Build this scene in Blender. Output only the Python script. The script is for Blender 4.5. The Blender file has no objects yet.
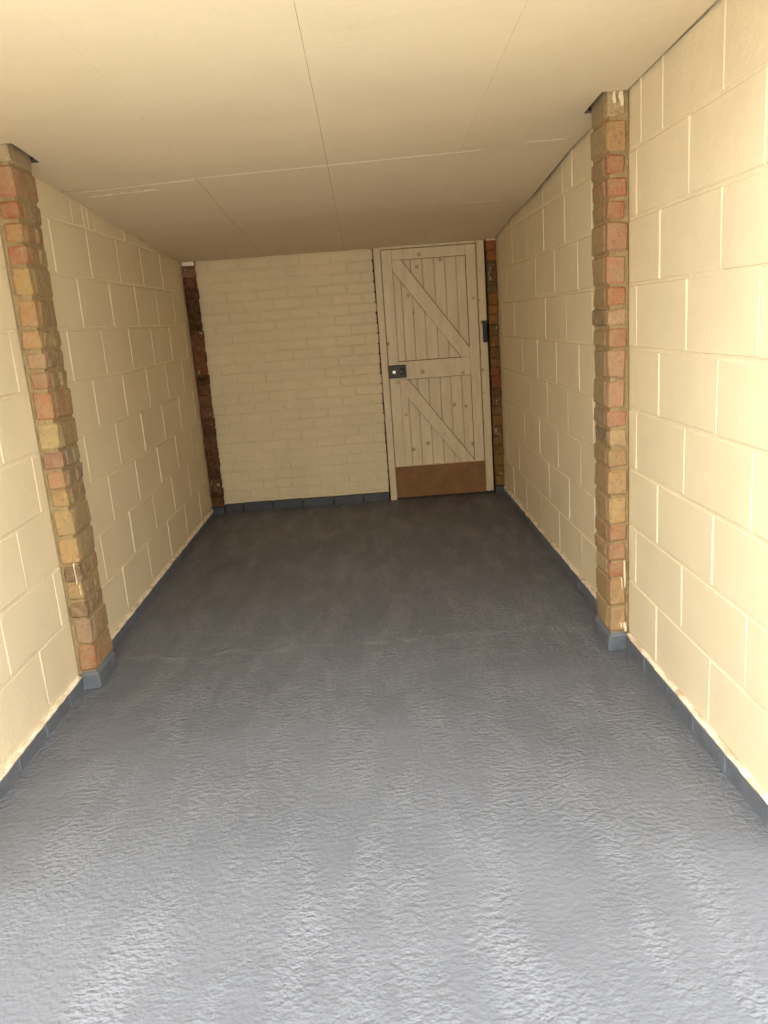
import bpy, math, random
from mathutils import Matrix, Vector, noise as mnoise

# ------------------------------------------------------------------ camera
scene = bpy.context.scene
col = scene.collection
ZS = 0.18                                   # survey height of the floor
cam_d = bpy.data.cameras.new('camera')
cam = bpy.data.objects.new('camera', cam_d)
col.objects.link(cam)
RIGHT = (0.99705078, -0.02388363, -0.07293365)
DOWN = (-0.07651068, -0.2351909, -0.9689331)
FWD = (0.00598831, 0.97165571, -0.23632462)
cam.matrix_world = Matrix(((RIGHT[0], -DOWN[0], -FWD[0], 0.0),
                           (RIGHT[1], -DOWN[1], -FWD[1], 0.0),
                           (RIGHT[2], -DOWN[2], -FWD[2], 1.55 - ZS),
                           (0, 0, 0, 1)))
cam_d.sensor_fit = 'HORIZONTAL'
cam_d.sensor_width = 36.0
cam_d.lens = 789.908 * 36.0 / 768.0
cam_d.clip_start = 0.02
scene.camera = cam

# ------------------------------------------------------------------ sky, sun, exposure
SKY = 1.7
world = bpy.data.worlds.new('sky')
scene.world = world
world.use_nodes = True
wn = world.node_tree.nodes
wl = world.node_tree.links
wbg = wn['Background']
wtc = wn.new('ShaderNodeTexCoord')
wsep = wn.new('ShaderNodeSeparateXYZ')
wramp = wn.new('ShaderNodeValToRGB')
wl.new(wtc.outputs['Generated'], wsep.inputs[0])
wl.new(wsep.outputs['Z'], wramp.inputs[0])
wramp.color_ramp.elements[0].position = 0.0
wramp.color_ramp.elements[0].color = (0.40, 0.39, 0.375, 1)
wramp.color_ramp.elements[1].position = 1.0
wramp.color_ramp.elements[1].color = (1.15, 1.21, 1.27, 1)
wl.new(wramp.outputs[0], wbg.inputs['Color'])
wbg.inputs['Strength'].default_value = SKY

sun_d = bpy.data.lights.new('sun', 'SUN')
sun_d.energy = 1.6
sun_d.angle = math.radians(0.6)
sun_d.color = (1.0, 0.95, 0.86)
sun = bpy.data.objects.new('sun', sun_d)
col.objects.link(sun)
sun.rotation_euler = Vector((0.50, -0.42, -0.76)).to_track_quat('-Z', 'Y').to_euler()

FRONT = 1.80                                # the open mouth of the garage
portal_d = bpy.data.lights.new('door_opening_portal', 'AREA')
portal_d.shape = 'RECTANGLE'
portal_d.size = 2.16
portal_d.size_y = 2.06
portal_d.cycles.is_portal = True
portal = bpy.data.objects.new('door_opening_portal', portal_d)
col.objects.link(portal)
portal.location = (-0.147, FRONT + 0.02, 1.03)
portal.rotation_euler = (math.radians(90), 0, 0)

vs = scene.view_settings
scene.display_settings.display_device = 'sRGB'
vs.view_transform = 'Standard'
vs.look = 'None'
vs.gamma = 1.0
vs.use_curve_mapping = False
vs.exposure = 2.08
scene.cycles.use_denoising = True
scene.cycles.max_bounces = 14
scene.cycles.diffuse_bounces = 10
scene.cycles.glossy_bounces = 4
scene.cycles.sample_clamp_indirect = 0.0

# ------------------------------------------------------------------ materials
def nt(name):
    m = bpy.data.materials.new(name)
    m.use_nodes = True
    n = m.node_tree.nodes
    l = m.node_tree.links
    b = n['Principled BSDF']
    g = n.new('ShaderNodeNewGeometry')
    return m, n, l, b, g

def noise_node(n, l, vec, scale, detail=3.0, rough=0.55, dist=0.0, stretch=None):
    t = n.new('ShaderNodeTexNoise')
    t.inputs['Scale'].default_value = scale
    t.inputs['Detail'].default_value = detail
    t.inputs['Roughness'].default_value = rough
    t.inputs['Distortion'].default_value = dist
    if stretch:
        mp = n.new('ShaderNodeMapping')
        mp.inputs['Scale'].default_value = stretch
        l.new(vec, mp.inputs[0])
        vec = mp.outputs[0]
    l.new(vec, t.inputs['Vector'])
    return t.outputs[0]

def ramp(n, l, fac, p0, c0, p1, c1):
    r = n.new('ShaderNodeValToRGB')
    r.color_ramp.elements[0].position = p0
    r.color_ramp.elements[1].position = p1
    c0 = c0 if hasattr(c0, '__len__') else (c0, c0, c0)
    c1 = c1 if hasattr(c1, '__len__') else (c1, c1, c1)
    r.color_ramp.elements[0].color = (*c0[:3], 1)
    r.color_ramp.elements[1].color = (*c1[:3], 1)
    l.new(fac, r.inputs[0])
    return r.outputs[0]

def mix(n, l, fac, a, b, blend='MIX'):
    x = n.new('ShaderNodeMix')
    x.data_type = 'RGBA'
    x.blend_type = blend
    for i, v in ((0, fac), (6, a), (7, b)):
        if hasattr(v, 'is_linked'):
            l.new(v, x.inputs[i])
        elif i == 0:
            x.inputs[0].default_value = v
        else:
            x.inputs[i].default_value = (*v[:3], 1)
    return x.outputs[2]

def math_node(n, l, op, a, b=0.0):
    x = n.new('ShaderNodeMath')
    x.operation = op
    for i, v in ((0, a), (1, b)):
        if hasattr(v, 'is_linked'):
            l.new(v, x.inputs[i])
        else:
            x.inputs[i].default_value = v
    return x.outputs[0]

def bump(n, l, b, height, strength, dist=0.01, prev=None):
    x = n.new('ShaderNodeBump')
    x.inputs['Strength'].default_value = strength
    x.inputs['Distance'].default_value = dist
    l.new(height, x.inputs['Height'])
    if prev is not None:
        l.new(prev, x.inputs['Normal'])
    l.new(x.outputs[0], b.inputs['Normal'])
    return x.outputs[0]

def paint(name, c, rough=0.6, var=0.06, fine=0.25, coarse=0.2, spec=0.3, fine_scale=170):
    m, n, l, b, g = nt(name)
    P = g.outputs['Position']
    a = noise_node(n, l, P, 3.5, 4, 0.6)
    d = tuple(x * (1 - var) for x in c)
    e = tuple(min(1, x * (1 + var)) for x in c)
    l.new(ramp(n, l, a, 0.3, d, 0.7, e), b.inputs['Base Color'])
    b.inputs['Roughness'].default_value = rough
    b.inputs['Specular IOR Level'].default_value = spec
    h1 = noise_node(n, l, P, 22, 3, 0.6)
    k = bump(n, l, b, h1, coarse, 0.012)
    h2 = noise_node(n, l, P, fine_scale, 3, 0.7)
    bump(n, l, b, h2, fine, 0.004, k)
    return m

CREAM = (0.72, 0.592, 0.372)
M = {}
M['block'] = paint('cream_masonry_paint_on_block', CREAM, 0.62, 0.04, 0.35, 0.15)
M['joint'] = paint('cream_masonry_paint_on_mortar', (0.735, 0.607, 0.385), 0.6, 0.04, 0.3, 0.7)
M['paintbrick'] = paint('cream_masonry_paint_on_brick', (0.68, 0.55, 0.325), 0.55, 0.05, 0.25, 0.5)
M['ceil'] = paint('cream_ceiling_paint', (0.70, 0.575, 0.38), 0.75, 0.025, 0.06, 0.10, 0.2)
M['filler'] = paint('white_filler', (0.90, 0.80, 0.62), 0.7, 0.04, 0.1, 0.3)
M['wood'] = None

def wood_paint():
    m, n, l, b, g = nt('cream_gloss_on_boards')
    P = g.outputs['Position']
    a = noise_node(n, l, P, 6, 4, 0.6, 0, (4, 1, 0.6))
    c = ramp(n, l, a, 0.3, (0.58, 0.445, 0.235), 0.72, (0.69, 0.55, 0.32))
    kn = n.new('ShaderNodeTexVoronoi')
    kn.inputs['Scale'].default_value = 8.0
    l.new(P, kn.inputs['Vector'])
    spot = ramp(n, l, kn.outputs['Distance'], 0.06, 1.0, 0.16, 0.0)
    c = mix(n, l, spot, c, (0.33, 0.20, 0.08))
    dirt = noise_node(n, l, P, 14, 4, 0.7, 0, (2.5, 1, 0.5))
    dm = ramp(n, l, dirt, 0.60, 0.0, 0.78, 0.30)
    c = mix(n, l, dm, c, (0.42, 0.30, 0.16))
    l.new(c, b.inputs['Base Color'])
    b.inputs['Roughness'].default_value = 0.42
    b.inputs['Specular IOR Level'].default_value = 0.4
    h = noise_node(n, l, P, 40, 3, 0.6, 0, (3, 1, 0.25))
    bump(n, l, b, h, 0.2, 0.004)
    return m
M['wood'] = wood_paint()

def simple(name, c, rough=0.5, metal=0.0, var=0.0, scale=30, bmp=0.0, spec=0.5):
    m, n, l, b, g = nt(name)
    P = g.outputs['Position']
    a = noise_node(n, l, P, scale, 4, 0.65)
    d = tuple(x * (1 - var) for x in c)
    e = tuple(min(1, x * (1 + var)) for x in c)
    l.new(ramp(n, l, a, 0.3, d, 0.7, e), b.inputs['Base Color'])
    b.inputs['Roughness'].default_value = rough
    b.inputs['Metallic'].default_value = metal
    b.inputs['Specular IOR Level'].default_value = spec
    if bmp:
        bump(n, l, b, a, bmp, 0.006)
    return m

M['hardboard'] = simple('brown_hardboard', (0.215, 0.098, 0.026), 0.6, 0, 0.22, 9, 0.05, 0.3)
M['darkmetal'] = simple('dark_bronze_metal', (0.060, 0.040, 0.022), 0.5, 0.4, 0.3, 60, 0.1)
M['black'] = simple('black_plastic', (0.012, 0.012, 0.013), 0.4, 0, 0.2, 50)
M['silver'] = simple('silver_cylinder', (0.62, 0.60, 0.56), 0.35, 0.8, 0.05, 50)
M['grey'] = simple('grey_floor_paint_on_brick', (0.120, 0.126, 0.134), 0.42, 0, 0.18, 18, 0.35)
M['greyshaded'] = simple('shaded_grey_floor_paint', (0.042, 0.044, 0.045), 0.45, 0, 0.25, 18, 0.35)  # same grey paint, with the shade of the far end put into its colour
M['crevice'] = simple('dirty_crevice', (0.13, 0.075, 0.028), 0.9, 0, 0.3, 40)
M['backing'] = simple('dark_backing_masonry', (0.045, 0.035, 0.025), 0.9, 0, 0.2, 20, 0.2)
M['deck'] = simple('dark_roof_boarding', (0.06, 0.042, 0.028), 0.9, 0, 0.2, 12, 0.1)
M['cutedge'] = simple('raw_board_edge', (0.10, 0.075, 0.05), 0.95, 0, 0.2, 30)
M['drive'] = simple('concrete_driveway', (0.46, 0.44, 0.41), 0.9, 0, 0.08, 6, 0.2)
M['frontbrick'] = simple('brown_front_brick', (0.30, 0.17, 0.10), 0.85, 0, 0.2, 25, 0.3)

def ledge_mat():
    m, n, l, b, g = nt('bare_mortar_with_paint_edges')
    P = g.outputs['Position']
    a = noise_node(n, l, P, 35, 5, 0.7, 0, (1, 0.35, 1))
    c = ramp(n, l, a, 0.38, (0.50, 0.37, 0.22), 0.56, (0.80, 0.69, 0.49))
    l.new(c, b.inputs['Base Color'])
    b.inputs['Roughness'].default_value = 0.8
    bump(n, l, b, a, 0.5, 0.008)
    return m
M['ledge'] = ledge_mat()

def mortar_mat(name, c, d):
    m, n, l, b, g = nt(name)
    P = g.outputs['Position']
    a = noise_node(n, l, P, 45, 5, 0.7)
    l.new(ramp(n, l, a, 0.32, c, 0.68, d), b.inputs['Base Color'])
    b.inputs['Roughness'].default_value = 0.92
    b.inputs['Specular IOR Level'].default_value = 0.15
    bump(n, l, b, a, 0.8, 0.01)
    return m
M['mortar'] = mortar_mat('ochre_mortar', (0.24, 0.165, 0.07), (0.38, 0.275, 0.135))
M['darkmortar'] = mortar_mat('sooty_mortar', (0.07, 0.035, 0.015), (0.17, 0.095, 0.045))

def brick_mat(name, smear, dark, white, rel=1.0):
    """bare brick: the colour of each brick comes from its own object colour"""
    m, n, l, b, g = nt(name)
    P = g.outputs['Position']
    oi = n.new('ShaderNodeObjectInfo')
    c = oi.outputs['Color']
    a = noise_node(n, l, P, 30, 6, 0.7, 0.3)
    c = mix(n, l, ramp(n, l, a, 0.40, 0.0, 0.68, 0.75 * rel), c, (0.42, 0.285, 0.145))
    d = noise_node(n, l, P, 60, 5, 0.75)
    c = mix(n, l, ramp(n, l, d, 0.53, 0.0, 0.70, dark), c, (0.13, 0.06, 0.028))
    e = noise_node(n, l, P, 22, 4, 0.7, 0.5)
    c = mix(n, l, ramp(n, l, e, 0.60, 0.0, 0.72, 0.55 * rel), c, (0.36, 0.15, 0.085))
    s = noise_node(n, l, P, 17, 6, 0.78, 0.6)
    c = mix(n, l, ramp(n, l, s, 0.50, 0.0, 0.63, smear), c, (0.36, 0.255, 0.12))
    if white:
        w = noise_node(n, l, P, 19, 5, 0.7, 0.4, (1.6, 1.6, 0.8))
        c = mix(n, l, ramp(n, l, w, 0.61, 0.0, 0.68, white), c, (0.50, 0.43, 0.34))
    l.new(c, b.inputs['Base Color'])
    b.inputs['Roughness'].default_value = 0.88
    b.inputs['Specular IOR Level'].default_value = 0.2
    k = bump(n, l, b, d, 0.8 * rel, 0.012)
    f = noise_node(n, l, P, 260, 3, 0.7)
    bump(n, l, b, f, 0.3, 0.003, k)
    return m
M['brick'] = brick_mat('bare_stock_brick', 0.75, 0.6, 0.0)
M['sootbrick'] = brick_mat('bare_dark_brick', 0.10, 0.25, 0.7, 0.3)

def floor_mat():
    m, n, l, b, g = nt('grey_floor_paint')
    P = g.outputs['Position']
    sep = n.new('ShaderNodeSeparateXYZ')
    l.new(P, sep.inputs[0])
    a = noise_node(n, l, P, 1.6, 5, 0.6)
    c = ramp(n, l, a, 0.3, (0.104, 0.1035, 0.105), 0.7, (0.132, 0.1315, 0.133))
    wear = noise_node(n, l, P, 5.0, 6, 0.72, 0.3, (0.8, 1.6, 1))
    wm = ramp(n, l, wear, 0.60, 0.0, 0.74, 0.25)
    c = mix(n, l, wm, c, (0.20, 0.18, 0.145))
    # the paint ridge where two coats met, across the bay at the piers
    wob = noise_node(n, l, P, 4.0, 3, 0.6)
    yy = math_node(n, l, 'ADD', sep.outputs['Y'], math_node(n, l, 'MULTIPLY', math_node(n, l, 'SUBTRACT', wob, 0.5), 0.22))
    dd = math_node(n, l, 'ABSOLUTE', math_node(n, l, 'SUBTRACT', yy, 3.24))
    ridge = ramp(n, l, dd, 0.006, 1.0, 0.040, 0.0)
    brk = ramp(n, l, noise_node(n, l, P, 9, 4, 0.7), 0.42, 0.0, 0.60, 0.5)
    rm = math_node(n, l, 'MULTIPLY', ridge, brk)
    c = mix(n, l, rm, c, (0.215, 0.205, 0.185))
    st = noise_node(n, l, P, 4.5, 5, 0.65, 0.35, (1.5, 0.50, 1))
    l.new(ramp(n, l, st, 0.44, 0.50, 0.62, 0.30), b.inputs['Roughness'])
    b.inputs['Specular IOR Level'].default_value = 0.20
    c = mix(n, l, ramp(n, l, st, 0.46, 0.0, 0.66, 0.35), c, (0.195, 0.195, 0.197))
    l.new(c, b.inputs['Base Color'])
    # stipple of the roller: strong inside lengthwise lanes, faint elsewhere
    mask = ramp(n, l, st, 0.42, 0.30, 0.62, 0.95)
    s1 = noise_node(n, l, P, 58, 1.0, 0.5, 0.0, (0.9, 1.15, 1))
    s2 = noise_node(n, l, P, 130, 1.0, 0.5, 0.0, (0.9, 1.15, 1))
    hh = math_node(n, l, 'ADD', s1, math_node(n, l, 'MULTIPLY', s2, 0.30))
    hh = math_node(n, l, 'MULTIPLY', math_node(n, l, 'SUBTRACT', hh, 0.6), mask)
    big = noise_node(n, l, P, 6.0, 2, 0.5)
    k = bump(n, l, b, big, 0.2, 0.04)
    k = bump(n, l, b, hh, 0.85, 0.014, k)
    bump(n, l, b, rm, 0.5, 0.01, k)
    return m
M['floor'] = floor_mat()

# ------------------------------------------------------------------ mesh helpers
rng = random.Random(7)

def link(name, mesh, mat=None, parent=None, loc=(0, 0, 0), rot=None):
    o = bpy.data.objects.new(name, mesh)
    col.objects.link(o)
    o.location = loc
    if rot:
        o.rotation_euler = rot
    if mat is not None and mesh is not None and not mesh.materials:
        mesh.materials.append(mat)
    if parent is not None:
        o.parent = parent
    return o

def pyd(name, v, f):
    me = bpy.data.meshes.new(name)
    me.from_pydata([tuple(x) for x in v], [], f)
    me.update()
    return me

def fix_normals(me):
    import bmesh
    bm = bmesh.new()
    bm.from_mesh(me)
    bmesh.ops.recalc_face_normals(bm, faces=bm.faces)
    bm.to_mesh(me)
    bm.free()

def chamfer_mesh(name, sx, sy, sz, bev, jit=0.0, seed=0):
    """a box with chamfered edges (44 triangles), its corners a little uneven when jit is set"""
    r = random.Random(seed)
    h = (sx / 2, sy / 2, sz / 2)
    bv = [min(bev, 0.45 * 2 * a) for a in h]
    V, idx = [], {}
    for i in (-1, 1):
        for j in (-1, 1):
            for k in (-1, 1):
                d = [r.uniform(-jit, jit) for _ in range(3)]
                s = (i, j, k)
                for ax in range(3):
                    c = [s[q] * (h[q] - (0 if q == ax else bv[q])) + d[q] for q in range(3)]
                    idx[(i, j, k, ax)] = len(V)
                    V.append(c)
    F = []
    for ax in range(3):
        o1, o2 = [q for q in range(3) if q != ax]
        for s in (-1, 1):
            ring = []
            for a, b in ((-1, -1), (1, -1), (1, 1), (-1, 1)):
                t = [0, 0, 0]
                t[ax], t[o1], t[o2] = s, a, b
                ring.append(idx[(*t, ax)])
            F.append(ring)
        for a in (-1, 1):
            for b in (-1, 1):
                q = []
                for e, w in ((-1, o1), (1, o1), (1, o2), (-1, o2)):
                    t = [0, 0, 0]
                    t[ax], t[o1], t[o2] = e, a, b
                    q.append(idx[(*t, w)])
                F.append(q)
    for i in (-1, 1):
        for j in (-1, 1):
            for k in (-1, 1):
                F.append([idx[(i, j, k, 0)], idx[(i, j, k, 1)], idx[(i, j, k, 2)]])
    me = pyd(name, V, F)
    fix_normals(me)
    return me

_cache = {}
def cbox(name, lo, hi, mat, parent=None, bev=0.003, jit=0.0, variants=1, rot=None):
    """an object filling the box lo..hi; alike boxes share their mesh"""
    s = [round(hi[i] - lo[i], 4) for i in range(3)]
    v = rng.randrange(variants)
    key = (name, tuple(s), bev, jit, v, mat.name)
    me = _cache.get(key)
    if me is None:
        me = chamfer_mesh(name, *s, bev, jit, hash(key[1:5]) & 0xffff)
        me.materials.append(mat)
        _cache[key] = me
    c = [(hi[i] + lo[i]) / 2 for i in range(3)]
    return link(name, me, None, parent, c, rot)

def box_mesh(name, boxes):
    V, F = [], []
    for lo, hi in boxes:
        b = len(V)
        V += [(x, y, z) for z in (lo[2], hi[2]) for y in (lo[1], hi[1]) for x in (lo[0], hi[0])]
        F += [[b + q for q in f] for f in ((0, 2, 3, 1), (4, 5, 7, 6), (0, 1, 5, 4), (2, 6, 7, 3), (0, 4, 6, 2), (1, 3, 7, 5))]
    return pyd(name, V, F)

def prism_y(name, pts, y0, y1):
    """a polygon in the XZ plane pulled from y0 (front) to y1"""
    n = len(pts)
    V = [(x, y0, z) for x, z in pts] + [(x, y1, z) for x, z in pts]
    F = [list(range(n)), list(range(2 * n - 1, n - 1, -1))]
    F += [[i, (i + 1) % n, n + (i + 1) % n, n + i] for i in range(n)]
    me = pyd(name, V, F)
    fix_normals(me)
    return me

def lathe(name, prof, segs=20, axis='Y'):
    V, F = [], []
    for r, h in prof:
        for s in range(segs):
            a = 2 * math.pi * s / segs
            p = (r * math.cos(a), h, r * math.sin(a)) if axis == 'Y' else (r * math.cos(a), r * math.sin(a), h)
            V.append(p)
    for i in range(len(prof) - 1):
        for s in range(segs):
            t = (s + 1) % segs
            F.append([i * segs + s, i * segs + t, (i + 1) * segs + t, (i + 1) * segs + s])
    F.append(list(range(segs)))
    F.append(list(range((len(prof) - 1) * segs, len(prof) * segs)))
    me = pyd(name, V, F)
    fix_normals(me)
    return me

def structure(o, label=None):
    o['kind'] = 'structure'
    if label:
        o['label'] = label
    return o

def thing(name, loc, label, cat, group=None):
    o = link(name, None, None, None, loc)
    o.empty_display_size = 0.05
    o['label'] = label
    o['category'] = cat
    if group:
        o['group'] = group
    return o

def into(child, root):
    """hang a part built in room coordinates under a thing whose origin is elsewhere"""
    child.parent = root
    child.location = Vector(child.location) - Vector(root.location)
    return child

# ------------------------------------------------------------------ room figures (survey coordinates, metres)
XR, XL = 0.969, -1.263
YB = 5.90                                   # face of the back wall
Z1 = 2.057                                  # bed joint counted from
PR = (2.96, 3.172)                          # near right pier, front and back
PL = (2.98, 3.192)

def interp(t, tab):
    if t <= tab[0][0]:
        return tab[0][1]
    for (a, u), (b, v) in zip(tab, tab[1:]):
        if t <= b:
            return u + (v - u) * (t - a) / (b - a)
    return tab[-1][1]
CEIL_R = [(0.2, 2.325), (2.26, 2.279), (2.97, 2.252), (3.41, 2.228), (3.69, 2.215), (4.0, 2.183), (4.53, 2.134), (5.12, 2.112), (6.2, 2.02)]
CEIL_L = [(0.2, 2.305), (2.26, 2.262), (2.97, 2.232), (3.37, 2.200), (3.86, 2.172), (4.55, 2.116), (5.8, 2.050), (6.2, 2.03)]
def zc(x, y):
    t = (x - XL) / (XR - XL)
    return interp(y, CEIL_L) * (1 - t) + interp(y, CEIL_R) * t
def zf(y):
    return 0.18 + max(0.0, y - 3.0) * 0.0095

# ------------------------------------------------------------------ floor and ground
xs = [XL - 0.05 + i * (XR - XL + 0.1) / 12 for i in range(13)]
FY0 = 0.95
ysf = [FY0 + i * (6.0 - FY0) / 30 for i in range(31)]
V = [(x, y, zf(y)) for y in ysf for x in xs]
F = [[j * 13 + i, j * 13 + i + 1, (j + 1) * 13 + i + 1, (j + 1) * 13 + i] for j in range(30) for i in range(12)]
nb = len(V)
V += [(x, y, zf(y) - 0.12) for y in ysf for x in xs]
F += [[nb + q for q in reversed(f)] for f in F[:]]
floor = structure(link('floor', pyd('floor', V, F), M['floor']), 'glossy grey painted concrete floor with roller texture')
for p_ in floor.data.polygons:
    p_.use_smooth = True

ground = structure(link('ground', box_mesh('ground', [((-14, -18, -0.05), (14, FY0 - 0.002, 0.165))]), M['drive']), 'pale concrete driveway outside the open garage')

# ------------------------------------------------------------------ block walls
def joints_for(side, k, y0, y1):
    """bed by bed, where the upright joints of one stretch of wall stand"""
    if side == 'R':
        if y1 < 3.3:
            J = [2.839, 2.644, 2.213, 1.763, 1.313, 0.863, 0.413] if k == 0 else [2.879 - (0.225 if k % 2 == 0 else 0) - 0.45 * i for i in range(-1, 8)]
        else:
            J = [3.42, 3.742, 3.925, 4.34, 4.79, 5.24, 5.69] if k == 0 else [3.4398 + (0.225 if k % 2 == 0 else 0) + 0.45 * i for i in range(-1, 7)]
    else:
        if y1 < 3.3:
            J = [2.9045 - (0.225 if k % 2 == 0 else 0) - 0.45 * i for i in range(-1, 8)]
        else:
            J = [3.758, 3.905, 3.966, 4.063, 4.277, 4.535, 4.99, 5.44] if k == 0 else [3.46 + (0.225 if k % 2 == 0 else 0) + 0.45 * i for i in range(-1, 7)]
    J = sorted(j for j in J if y0 + 0.02 < j < y1 - 0.02)
    return [y0] + J + [y1]

def block_wall(side):
    X = XR if side == 'R' else XL
    s = 1 if side == 'R' else -1
    name = 'wall_right' if side == 'R' else 'wall_left'
    d0, d1 = sorted((X + s * 0.0032, X + s * 0.16))
    wall = structure(link(name, box_mesh(name, [((d0, FRONT - 0.1, 0.10), (d1, 6.05, 2.52))]), M['joint']),
                     'cream painted blockwork wall on the %s hand side' % ('right' if side == 'R' else 'left'))
    pier = PR if side == 'R' else PL
    for y0, y1 in ((FRONT - 0.1, pier[0] + 0.004), (pier[1] - 0.004, 5.94)):
        for k in range(-1, 9):
            zt = Z1 - 0.225 * (k - 1)
            zb = zt - 0.225
            J = joints_for(side, k, y0, y1)
            for a, b in zip(J, J[1:]):
                ya = a + (0.0045 if a != y0 else 0)
                yb = b - (0.0045 if b != y1 else 0)
                if yb - ya < 0.015:
                    continue
                off = rng.uniform(-0.0012, 0.0012)
                lo, hi = sorted((X + off, X + s * 0.10 + off))
                o = cbox('block', (lo, round(ya, 3), zb + 0.0045), (hi, round(yb, 3), zt - 0.0045), M['block'], wall, 0.004,
                         0.0018, 4)
                o.rotation_euler = (rng.uniform(-.0015, .0015), rng.uniform(-.003, .003), rng.uniform(-.002, .002))
    return wall
wall_right = block_wall('R')
wall_left = block_wall('L')

# ------------------------------------------------------------------ back wall of painted brick
wall_back = structure(link('wall_back', box_mesh('wall_back', [((XL - 0.16, 5.985, 0.05), (XR + 0.16, 6.10, 2.52))]), M['backing']),
                      'cream painted brick wall at the far end beside the plank door')
into(link('mortar_bed', box_mesh('mortar_bed', [((-1.26, YB + 0.004, 0.20), (0.082, 5.986, 2.20))]), M['paintbrick']), wall_back)
PIT = 0.073
row = -3
while True:
    zt = 1.966 - PIT * row
    zb = zt - PIT
    if zt < 0.24:
        break
    zb = max(zb, 0.262)
    xo = -0.324 if row % 2 == 0 else -0.217
    J = [xo + 0.216 * i for i in range(-6, 4)]
    end = 0.0915 + rng.uniform(-0.004, 0.003)
    J = [-1.20] + [j for j in J if -1.17 < j < end - 0.03] + [end]
    for a, b in zip(J, J[1:]):
        off = rng.uniform(-0.0016, 0.0016)
        w = cbox('brick', (round(a + 0.004, 3), YB + off, round(zb + 0.004, 4)), (round(b - 0.004 if b != end else b, 3), YB + 0.05 + off, round(zt - 0.004, 4)),
                 M['paintbrick'], wall_back, 0.0045, 0.0015, 4)
        w.rotation_euler = (rng.uniform(-.006, .006), rng.uniform(-.006, .006), rng.uniform(-.004, .004))
    row += 1

# lintel and reveals of the open front
wf = structure(link('wall_front', box_mesh('wall_front', [((XL - 0.16, FRONT - 0.1, 2.25), (XR + 0.16, FRONT, 2.56)),
                                                         ((XL - 0.35, FRONT - 0.1, 0.16), (XL + 0.001, FRONT - 0.002, 2.20)),
                                                         ((XR - 0.001, FRONT - 0.1, 0.16), (XR + 0.35, FRONT - 0.002, 2.20))]), M['frontbrick']),
               'brick front of the garage around the open doorway')

# ------------------------------------------------------------------ ceiling: roof boarding with plasterboards below
ceiling = structure(link('ceiling', box_mesh('ceiling', [((XL - 0.16, FRONT - 0.1, 2.50), (XR + 0.16, 6.10, 2.56))]), M['deck']),
                    'cream painted boarded ceiling sloping down to the far end')

def board(x0, x1, y0, y1, notch=None, drop=0.0):
    g = 0.0003
    x0, x1, y0, y1 = x0 + g, x1 - g, y0 + g, y1 - g
    X = {x0, x1}
    Y = {y0 + (y1 - y0) * i / 8 for i in range(9)}
    if notch:
        nx0, nx1, ny0, ny1 = notch
        X |= {v for v in (nx0, nx1) if x0 < v < x1}
        Y |= {v for v in (ny0, ny1) if y0 < v < y1}
    X, Y = sorted(X), sorted(Y)
    top, V, F = {}, [], []
    def vid(i, j, t):
        k = (i, j, t)
        if k not in top:
            top[k] = len(V)
            xx = X[i]
            if abs(xx - (XR - 0.004 - g)) < 1e-6:      # the cut edge wanders away from the wall
                xx -= 0.003 + 0.011 * max(0.0, math.sin((Y[j] - 3.35) * 1.55)) if Y[j] > 3.3 else 0.004
            V.append((xx, Y[j], zc(X[i], Y[j]) - drop + (0.0125 if t else 0)))
        return top[k]
    cells = set()
    for i in range(len(X) - 1):
        for j in range(len(Y) - 1):
            cx, cy = (X[i] + X[i + 1]) / 2, (Y[j] + Y[j + 1]) / 2
            if notch and nx0 < cx < nx1 and ny0 < cy < ny1:
                continue
            cells.add((i, j))
    edge = []
    for i, j in sorted(cells):
        F.append([vid(i, j, 0), vid(i, j + 1, 0), vid(i + 1, j + 1, 0), vid(i + 1, j, 0)])
        F.append([vid(i, j, 1), vid(i + 1, j, 1), vid(i + 1, j + 1, 1), vid(i, j + 1, 1)])
        for di, dj, e in ((-1, 0, ((i, j), (i, j + 1))), (1, 0, ((i + 1, j + 1), (i + 1, j))), (0, -1, ((i + 1, j), (i, j))), (0, 1, ((i, j + 1), (i + 1, j + 1)))):
            if (i + di, j + dj) not in cells:
                (a, b), (c, d) = e
                edge.append(len(F))
                F.append([vid(a, b, 0), vid(a, b, 1), vid(c, d, 1), vid(c, d, 0)])
    me = pyd('ceiling_board', V, F)
    me.materials.append(M['ceil'])
    me.materials.append(M['cutedge'])
    for q in edge:
        me.polygons[q].material_index = 1
    fix_normals(me)
    o = link('ceiling_board', me, None, ceiling)
    return o

SX = [XL + 0.0005, -0.672, -0.106, 0.456, XR - 0.004]
NL = (XL - 0.1, XL + 0.078 + 0.018, PL[0] - 0.004, PL[1] + 0.020)
NR = (XR - 0.078 - 0.018, XR + 0.1, PR[0] - 0.004, PR[1] + 0.020)
YC = [3.665, 3.655, 3.615, 3.53]
for i in range(4):
    nch = NL if i == 0 else NR if i == 3 else None
    cuts = [FRONT, YC[i], 6.0] if i < 3 else [FRONT, YC[3], 4.555, 6.0]
    for a, b in zip(cuts, cuts[1:]):
        board(SX[i], SX[i + 1], a, b, nch if (nch and a < 3 < b) else None, rng.uniform(0, 0.0012))

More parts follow.
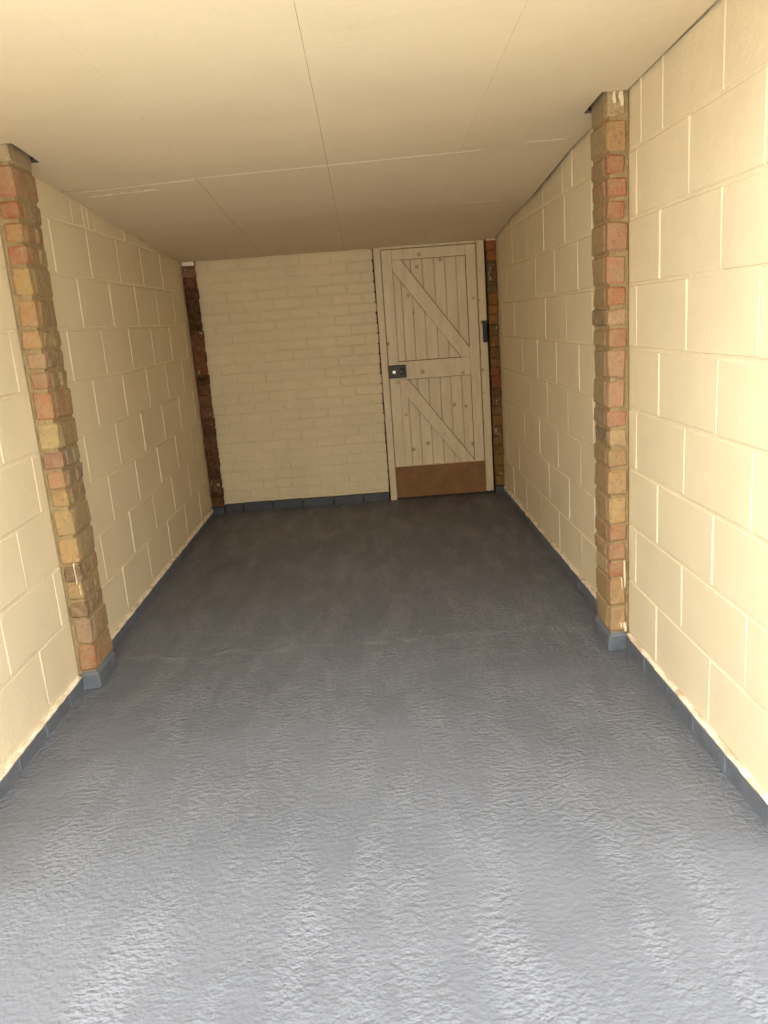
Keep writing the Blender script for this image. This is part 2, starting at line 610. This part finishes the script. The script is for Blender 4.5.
def bead(name, x0, x1, y, w, t, mat, n=14):
    V, F = [], []
    for i in range(n + 1):
        x = x0 + (x1 - x0) * i / n
        ww = w * (0.6 + 0.8 * rng.random()) * (0.3 if i in (0, n) else 1)
        yy = y(x) if callable(y) else y
        z = zc(x, yy)
        V += [(x, yy - ww, z - 0.0004), (x, yy - ww * 0.4, z - t), (x, yy + ww * 0.4, z - t), (x, yy + ww, z - 0.0004)]
        if i:
            b = (i - 1) * 4
            F += [[b + q, b + q + 1, b + q + 5, b + q + 4] for q in range(3)]
    me = pyd(name, V, F)
    return link(name, me, mat, ceiling)
bead('seam_filler', -0.66, 0.55, lambda x: 3.64 - 0.04 * (x + 0.66), 0.006, 0.0016, M['filler'], 30)
bead('seam_filler', -1.20, -0.68, lambda x: 3.70 - 0.08 * (x + 1.2), 0.006, 0.0018, M['filler'], 18)
bead('seam_filler', -1.20, -0.86, lambda x: 3.80 - 0.08 * (x + 1.2), 0.022, 0.0022, M['filler'], 12)
bead('seam_filler', 0.59, 0.79, 4.555, 0.004, 0.0016, M['filler'], 8)
bead('seam_filler', 0.72, 0.89, 3.53, 0.003, 0.0016, M['filler'], 8)

# ------------------------------------------------------------------ painted brick plinth along the foot of the walls
def baseboard_side(side):
    X = XR if side == 'R' else XL
    s = 1 if side == 'R' else -1
    pier = PR if side == 'R' else PL
    name = 'baseboard_right' if side == 'R' else 'baseboard_left'
    top = 0.246 if side == 'R' else 0.236
    V, F = [], []
    for y0, y1 in ((FRONT, pier[0] - 0.006), (pier[1] + 0.006, 5.86)):
        n = int((y1 - y0) / 0.03)
        b0 = len(V)
        for i in range(n + 1):
            y = y0 + (y1 - y0) * i / n
            e = 0.0155 + 0.003 * mnoise.noise(Vector((y * 9, 3.1 * s, 0))) + rng.uniform(-0.002, 0.002)
            t = top + 0.006 + 0.004 * mnoise.noise(Vector((y * 5, 8.3, s))) + (0.012 if y > 5.2 else 0)
            u = top + 0.0015
            V += [(X + s * 0.02, y, t + 0.004), (X - s * 0.002, y, t + 0.003), (X - s * e, y, u + 0.002), (X - s * (e - 0.002), y, u - 0.004)]
            if i:
                b = b0 + (i - 1) * 4
                F += [[b + q, b + q + 1, b + q + 5, b + q + 4] for q in range(3)]
    me = pyd(name, V, F)
    root = structure(link(name, me, M['ledge']), 'grey painted brick plinth with a bare mortar ledge along the %s wall' % ('right' if side == 'R' else 'left'))
    ph = 2.514 if side == 'R' else 2.60
    for y0, y1 in ((FRONT, pier[0] - 0.008), (pier[1] + 0.008, 5.86)):
        J = sorted({y0, y1} | {ph + 0.23 * i for i in range(-12, 16) if y0 + 0.03 < ph + 0.23 * i < y1 - 0.03})
        for a, b in zip(J, J[1:]):
            off = rng.uniform(-0.0015, 0.0015)
            lo, hi = sorted((X - s * 0.014 + off, X + s * 0.02))
            o = cbox('brick', (round(lo, 4), round(a + 0.0012, 3), zf(a) - 0.02), (round(hi, 4), round(b - 0.0012, 3), top), M['grey'], root, 0.005, 0.0014, 3)
    return root
baseboard_side('R')
baseboard_side('L')

bb = structure(link('baseboard_back', box_mesh('baseboard_back', [((-1.166, YB - 0.012, zf(YB) - 0.02), (0.084, YB + 0.03, 0.268))]), M['greyshaded']),
               'grey painted brick plinth, shade put into its colour, below the painted brick wall')
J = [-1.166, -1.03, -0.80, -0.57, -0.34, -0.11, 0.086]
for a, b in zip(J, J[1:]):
    cbox('brick', (a + 0.001, YB - 0.022 + rng.uniform(-.002, .002), zf(YB) - 0.02), (b - 0.001, YB + 0.02, 0.275 + rng.uniform(-.003, .003)), M['greyshaded'], bb, 0.005, 0.0015, 3)

# ------------------------------------------------------------------ bare brick piers
def lin(c):
    r, g, b = ((x / 255) ** 2.2 for x in c)
    c = (r * 0.68 + 0.06, g * 0.74 + 0.045, b * 0.80 + 0.026)
    return tuple(0.84 * u + 0.16 * v for u, v in zip(c, (0.41, 0.285, 0.15)))
# from the foot upwards: (front colour, [inner face colours])
LEFTP = [((176, 98, 60), [(160, 112, 66)]), ((168, 126, 96), [(152, 112, 70)]),
         ((112, 76, 50), [(118, 82, 56), (104, 74, 52)]), ((186, 146, 86), [(132, 92, 72), (150, 116, 80)]), ((108, 76, 52), [(120, 82, 58), (130, 92, 64)]),
         ((206, 156, 92), [(146, 122, 80)]), ((204, 158, 88), [(142, 122, 80)]),
         ((198, 148, 84), [(136, 114, 76), (128, 106, 74)]), ((196, 134, 84), [(122, 96, 80), (120, 94, 82)]), ((158, 98, 76), [(124, 112, 92), (142, 128, 90)]),
         ((206, 172, 104), [(144, 118, 74)]), ((190, 118, 76), [(150, 102, 58)]),
         ((172, 104, 76), [(146, 126, 78), (140, 120, 74)]), ((196, 140, 100), [(132, 102, 68), (112, 66, 52)]), ((200, 142, 84), [(152, 124, 74), (134, 100, 62)]),
         ((196, 136, 76), [(146, 106, 66)]), ((200, 152, 82), [(148, 118, 72)]),
         ((184, 96, 64), [(160, 106, 68), (168, 144, 92)]), ((202, 136, 72), [(152, 98, 56), (140, 100, 60)]), ((166, 68, 40), [(158, 132, 82), (116, 94, 58)]),
         ((190, 112, 84), [(160, 106, 76)]), ((196, 170, 128), [(178, 150, 116)]), ((150, 120, 90), [(150, 120, 90)])]
RIGHTP = [((196, 146, 92), [(160, 124, 78)]), ((190, 134, 80), [(158, 118, 70)]),
          ((170, 92, 62), [(196, 164, 112)]), ((182, 112, 78), [(168, 120, 74)]), ((186, 114, 74), [(150, 104, 62)]),
          ((208, 160, 94), [(166, 124, 74)]), ((196, 146, 88), [(158, 116, 68)]),
          ((180, 132, 84), [(146, 112, 70)]), ((204, 162, 108), [(66, 56, 42)]), ((190, 114, 82), [(126, 112, 78)]),
          ((196, 128, 94), [(142, 122, 78)]), ((192, 128, 96), [(146, 122, 82)]),
          ((176, 106, 70), [(156, 124, 76)]), ((204, 150, 112), [(96, 78, 54)]), ((182, 98, 54), [(152, 114, 70)]),
          ((192, 118, 84), [(160, 128, 82)]), ((184, 116, 86), [(158, 124, 78)]),
          ((178, 90, 56), [(150, 110, 66)]), ((188, 88, 58), [(160, 104, 64)]), ((180, 96, 62), [(152, 116, 74)]),
          ((196, 138, 76), [(166, 138, 92)]), ((206, 178, 128), [(176, 150, 104)]), ((150, 120, 90), [(150, 120, 90)])]

def near_pier(side, spec, label, plabel):
    X = XR if side == 'R' else XL
    s = 1 if side == 'R' else -1
    y0, y1 = PR if side == 'R' else PL
    w = 0.076
    root = thing('brick_pier', (X - s * w / 2, (y0 + y1) / 2, zf(y0)), label, 'pier', 'bare brick piers along the side walls')
    a, b = sorted((X - s * (w - 0.007), X - s * 0.0005))
    into(link('mortar_core', box_mesh('mortar_core', [((a, y0 + 0.008, 0.20), (b, y1 - 0.005, 2.40))]), M['mortar']), root)
    z = 0.257
    pat, q = [0.1125, 0.1125, 0.075, 0.075, 0.075], 0
    for front, inner in spec:
        h = pat[q % 5]
        q += 1
        zb, zt = z + 0.0042 + rng.uniform(-.001, .002), z + h - 0.0042 + rng.uniform(-.002, .001)
        z += h
        tall = h > 0.1
        sh = rng.uniform(-0.003, 0.003)
        xi = X - s * (w + sh)                # inner face
        # the brick that shows its end to the front
        ln = (y1 - y0) if len(inner) == 1 else 0.1005
        gapw = 0.010 + rng.uniform(-0.004, 0.004)     # mortar against the wall
        lo, hi = sorted((xi, X - s * gapw))
        fr = rng.uniform(-0.003, 0.003)
        def put(yy0, yy1, c, xa, xb):
            o = cbox('brick', (round(xa, 4), round(yy0, 4), round(zb, 4)), (round(xb, 4), round(yy1, 4), round(zt, 4)), M['brick'], None, 0.008, 0.0035, 1)
            o.color = (*lin(c), 1)
            o.rotation_euler = (rng.uniform(-.012, .012), rng.uniform(-.015, .015), rng.uniform(-.02, .02))
            into(o, root)
        if len(inner) == 1:
            # front skin carries the end colour, the long face its own
            put(y0 + fr, y0 + 0.052, front, lo, hi)
            put(y0 + 0.0505, y1, inner[0], lo + (0.0006 if s > 0 else 0), hi - (0 if s > 0 else 0.0006))
        else:
            put(y0 + fr, y0 + 0.052, front, lo, hi)
            put(y0 + 0.0505, y0 + 0.132, inner[0], lo + (0.0006 if s > 0 else 0), hi - (0 if s > 0 else 0.0006))
            put(y0 + 0.141, y1 + rng.uniform(-0.004, 0.004), inner[1], lo + (0.001 if s > 0 else 0), hi - (0 if s > 0 else 0.001))
    # painted foot
    a, b = sorted((X - s * (w + 0.006), X - s * 0.0))
    pl = cbox('painted_foot', (a, y0 - 0.007, zf(y0) - 0.01), (b, y1 + 0.007, 0.256), M['grey'], None, 0.012, 0.003)
    into(pl, root)
    pl['label'] = plabel
    return root
right_pier = near_pier('R', RIGHTP, 'mottled bare brick pier on the block wall nearer the plank door', 'grey painted foot of the pier')
left_pier = near_pier('L', LEFTP, 'yellow and pink bare brick pier on the block wall across from the plank door', 'grey painted foot of the pier')

def drip(root, x, y, z0, z1, w):
    """a run of cream wall paint on the front of a pier"""
    pts = []
    n = 7
    for i in range(n + 1):
        t = i / n
        pts.append((x - w * (0.5 + 0.25 * math.sin(5 * t + x * 40)) * (1.15 - t * 0.5), z1 + (z0 - z1) * t))
    for i in range(n, -1, -1):
        t = i / n
        pts.append((x + w * (0.5 + 0.25 * math.cos(4 * t + x * 30)) * (1.15 - t * 0.5), z1 + (z0 - z1) * t))
    into(link('paint_drip', prism_y('paint_drip', pts, y - 0.006, y + 0.006), M['joint']), root)
for x, z0, z1, w in ((0.949, 0.448, 0.560, 0.005), (0.938, 0.440, 0.490, 0.003), (0.950, 0.262, 0.300, 0.011), (0.935, 0.280, 0.300, 0.006),
                     (0.940, 2.205, 2.25, 0.013), (0.915, 2.215, 2.25, 0.010)):
    drip(right_pier, x, PR[0] - 0.001, z0, z1, w)
for x, z0, z1, w in ((-1.205, 0.630, 0.715, 0.0035), (-1.196, 0.585, 0.625, 0.003)):
    drip(left_pier, x, PL[0] - 0.001, z0, z1, w)

def far_pier(x0, x1, yfront, cols, label, seed, mat, mort):
    r = random.Random(seed)
    root = thing('brick_pier', ((x0 + x1) / 2, (yfront + YB) / 2, zf(YB)), label, 'pier', 'dark brick strips in the far corners')
    into(link('mortar_core', box_mesh('mortar_core', [((x0 + 0.003, yfront + 0.005, zf(YB)), (x1 - 0.005, YB + 0.02, 2.16))]), mort), root)
    z = zf(YB) + 0.052
    i = 0
    while z < 2.10:
        h = 0.0745 + r.uniform(-0.012, 0.012)
        o = cbox('brick', (round(x0 + r.uniform(0, 0.004), 4), round(yfront + r.uniform(-0.004, 0.003), 4), round(z + 0.0015, 4)),
                 (round(x1 + r.uniform(-0.003, 0.003), 4), YB + 0.01, round(z + h - 0.0015, 4)), mat, None, 0.005, 0.003, 1)
        o.color = (*(k * ((q / 255) ** 2.2) for k, q in zip((0.92, 0.98, 1.1), cols[i % len(cols)])), 1)
        into(o, root)
        z += h
        i += 1
    return root
L_FAR = [(84, 52, 26), (74, 44, 20), (92, 52, 26), (66, 38, 18), (84, 46, 22), (78, 42, 20), (96, 58, 32), (70, 40, 18), (88, 50, 24), (110, 70, 44), (104, 64, 38), (92, 56, 30),
         (60, 36, 16), (108, 62, 36), (98, 58, 32), (104, 66, 40), (92, 54, 28), (64, 40, 18), (70, 42, 18), (66, 38, 18), (74, 44, 22), (100, 62, 42), (128, 90, 66), (132, 94, 68), (130, 92, 68)]
R_FAR = [(120, 88, 42), (110, 78, 34), (126, 92, 42), (104, 76, 34), (118, 84, 38), (108, 76, 34), (128, 88, 40), (112, 80, 36), (108, 70, 34), (92, 58, 30), (120, 66, 34), (126, 70, 36),
         (112, 76, 36), (104, 70, 32), (118, 80, 36), (100, 74, 32), (132, 86, 36), (140, 86, 34), (128, 82, 34), (96, 72, 34), (100, 76, 38), (92, 66, 32), (146, 82, 36), (152, 80, 38), (150, 74, 36)]
fl = far_pier(XL + 0.002, -1.170, 5.862, L_FAR, 'dark red brown brick strip with pale smears in the corner beside the painted brick wall', 3, M['sootbrick'], M['darkmortar'])
fr_ = far_pier(0.897, XR - 0.001, 5.868, R_FAR, 'narrow orange brown brick strip between the plank door and the block wall', 5, M['sootbrick'], M['darkmortar'])
for root, a, b in ((fl, XL + 0.004, -1.172), (fr_, 0.899, XR - 0.003)):
    c = cbox('white_cap', (a, 5.858, zc(a, 5.86) - (0.030 if root is fl else 0.012)), (b, 5.90, zc(a, 5.86) - 0.002), M['filler'], None, 0.003, 0.001)
    into(c, root)
    f_ = cbox('painted_foot', (a - 0.004, 5.845, zf(YB) - 0.01), (b + 0.006, 5.91, zf(YB) + 0.055), M['greyshaded'], None, 0.006, 0.002)
    into(f_, root)

# ------------------------------------------------------------------ ledged and braced plank door
door = structure(link('door_1', None), 'cream painted braced plank door with a brown kick board')
ZB, ZT = 0.222, 2.026
D0, D1 = 0.150, 0.826
FY = YB - 0.006                              # face of stiles and rails
def dpart(name, lo, hi, mat, bev=0.0025, parent=None, jit=0.0):
    o = cbox(name, lo, hi, mat, None, bev, jit)
    o.parent = parent or door
    return o
dpart('door_jamb', (0.097, YB - 0.022, 0.205), (0.1465, 5.98, 2.045), M['wood'], 0.004)
dpart('door_jamb', (0.8295, YB - 0.022, 0.222), (0.886, 5.98, 2.045), M['wood'], 0.004)
dpart('door_head', (0.1465, YB - 0.016, 2.0295), (0.8295, 5.98, 2.07), M['wood'], 0.003)
JB = [D0, 0.204, 0.282, 0.357, 0.440, 0.524, 0.603, 0.684, 0.762, D1]
for a, b in zip(JB, JB[1:]):
    dpart('plank', (a + 0.0006, FY + 0.018, ZB), (b - 0.0006, FY + 0.038, ZT), M['wood'], 0.0035)
dpart('stile', (D0, FY, 0.46), (0.226, FY + 0.0178, ZT), M['wood'])
dpart('stile', (0.753, FY, 0.46), (D1, FY + 0.0178, ZT), M['wood'])
dpart('rail', (0.2262, FY + 0.0004, 1.952), (0.7528, FY + 0.0178, ZT), M['wood'])
dpart('rail', (0.2262, FY + 0.0004, 1.107), (0.7528, FY + 0.0178, 1.239), M['wood'])
dpart('rail', (D0, FY + 0.0004, ZB), (D1, FY + 0.0178, 0.4598), M['wood'])
br = link('brace', prism_y('brace', [(0.2265, 1.9515), (0.289, 1.9515), (0.7525, 1.307), (0.7525, 1.2395), (0.690, 1.2395), (0.2265, 1.880)], FY + 0.001, FY + 0.0178), M['wood'], door)
br2 = link('brace', prism_y('brace', [(0.2265, 1.1065), (0.288, 1.1065), (0.7525, 0.466), (0.7525, 0.4602), (0.655, 0.4602), (0.2265, 1.046)], FY + 0.001, FY + 0.0178), M['wood'], door)
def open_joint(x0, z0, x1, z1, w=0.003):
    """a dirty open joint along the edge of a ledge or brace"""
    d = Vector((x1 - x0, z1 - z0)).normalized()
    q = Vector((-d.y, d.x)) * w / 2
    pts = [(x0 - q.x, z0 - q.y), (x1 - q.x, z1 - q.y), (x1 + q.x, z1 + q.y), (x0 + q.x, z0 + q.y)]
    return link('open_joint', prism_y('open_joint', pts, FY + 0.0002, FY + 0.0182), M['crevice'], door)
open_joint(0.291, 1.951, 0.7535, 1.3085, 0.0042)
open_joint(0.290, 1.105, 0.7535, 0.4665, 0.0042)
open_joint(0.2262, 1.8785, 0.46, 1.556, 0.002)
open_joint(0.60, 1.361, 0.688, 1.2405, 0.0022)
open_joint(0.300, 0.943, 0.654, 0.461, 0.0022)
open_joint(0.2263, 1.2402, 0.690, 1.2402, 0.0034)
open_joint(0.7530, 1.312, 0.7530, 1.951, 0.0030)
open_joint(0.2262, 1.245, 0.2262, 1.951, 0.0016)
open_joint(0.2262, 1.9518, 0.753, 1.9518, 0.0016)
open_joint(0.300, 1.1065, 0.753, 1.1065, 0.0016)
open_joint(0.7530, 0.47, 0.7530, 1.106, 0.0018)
dpart('kick_board', (0.1515, FY - 0.005, 0.218), (0.8285, FY - 0.0002, 0.4565), M['hardboard'], 0.001)
lock = dpart('lock', (0.147, FY - 0.026, 1.124), (0.277, FY - 0.0002, 1.216), M['darkmetal'], 0.004)
lock['label'] = 'dark metal rim lock'
def sub(name, me, mat, loc):
    o = link(name, me, mat, lock)
    o.location = Vector(loc) - Vector(lock.location)
    return o
sub('lock_cover', chamfer_mesh('lock_cover', 0.100, 0.004, 0.050, 0.0015), M['darkmetal'], (0.212, FY - 0.0275, 1.170))
sub('lock_cylinder', lathe('lock_cylinder', [(0.0125, 0.0), (0.0125, -0.006), (0.0105, -0.008), (0.004, -0.008)], 20), M['silver'], (0.187, FY - 0.029, 1.169))
sub('key_slot', chamfer_mesh('key_slot', 0.003, 0.002, 0.018, 0.0005), M['black'], (0.187, FY - 0.0375, 1.169))
sub('lock_knob', lathe('lock_knob', [(0.010, 0.0), (0.010, -0.008), (0.0215, -0.010), (0.0225, -0.016), (0.019, -0.024), (0.009, -0.026)], 24), M['black'], (0.243, FY - 0.029, 1.171))
for bx_, bz_ in ((0.156, 1.206), (0.268, 1.206), (0.156, 1.134), (0.268, 1.134)):
    sub('screw', lathe('screw', [(0.0035, 0.0), (0.0035, -0.001), (0.002, -0.002)], 10), M['darkmetal'], (bx_, FY - 0.026, bz_))

# black box hung on the right jamb
hb = thing('frame_latch', (0.866, YB - 0.022, 1.333), 'small black latch fixed to the door jamb beside the narrow brick strip', 'latch')
into(cbox('latch_body', (0.850, YB - 0.052, 1.334), (0.883, YB - 0.0225, 1.474), M['black'], None, 0.006), hb)
into(cbox('latch_cap', (0.844, YB - 0.056, 1.466), (0.889, YB - 0.0225, 1.488), M['darkmetal'], None, 0.004), hb)
into(cbox('latch_handle', (0.860, YB - 0.062, 1.365), (0.873, YB - 0.0525, 1.445), M['black'], None, 0.004), hb)

# ------------------------------------------------------------------ bring the floor to zero height
for o in scene.objects:
    if o.parent is None and o.type not in ('CAMERA', 'LIGHT'):
        o.location.z -= ZS
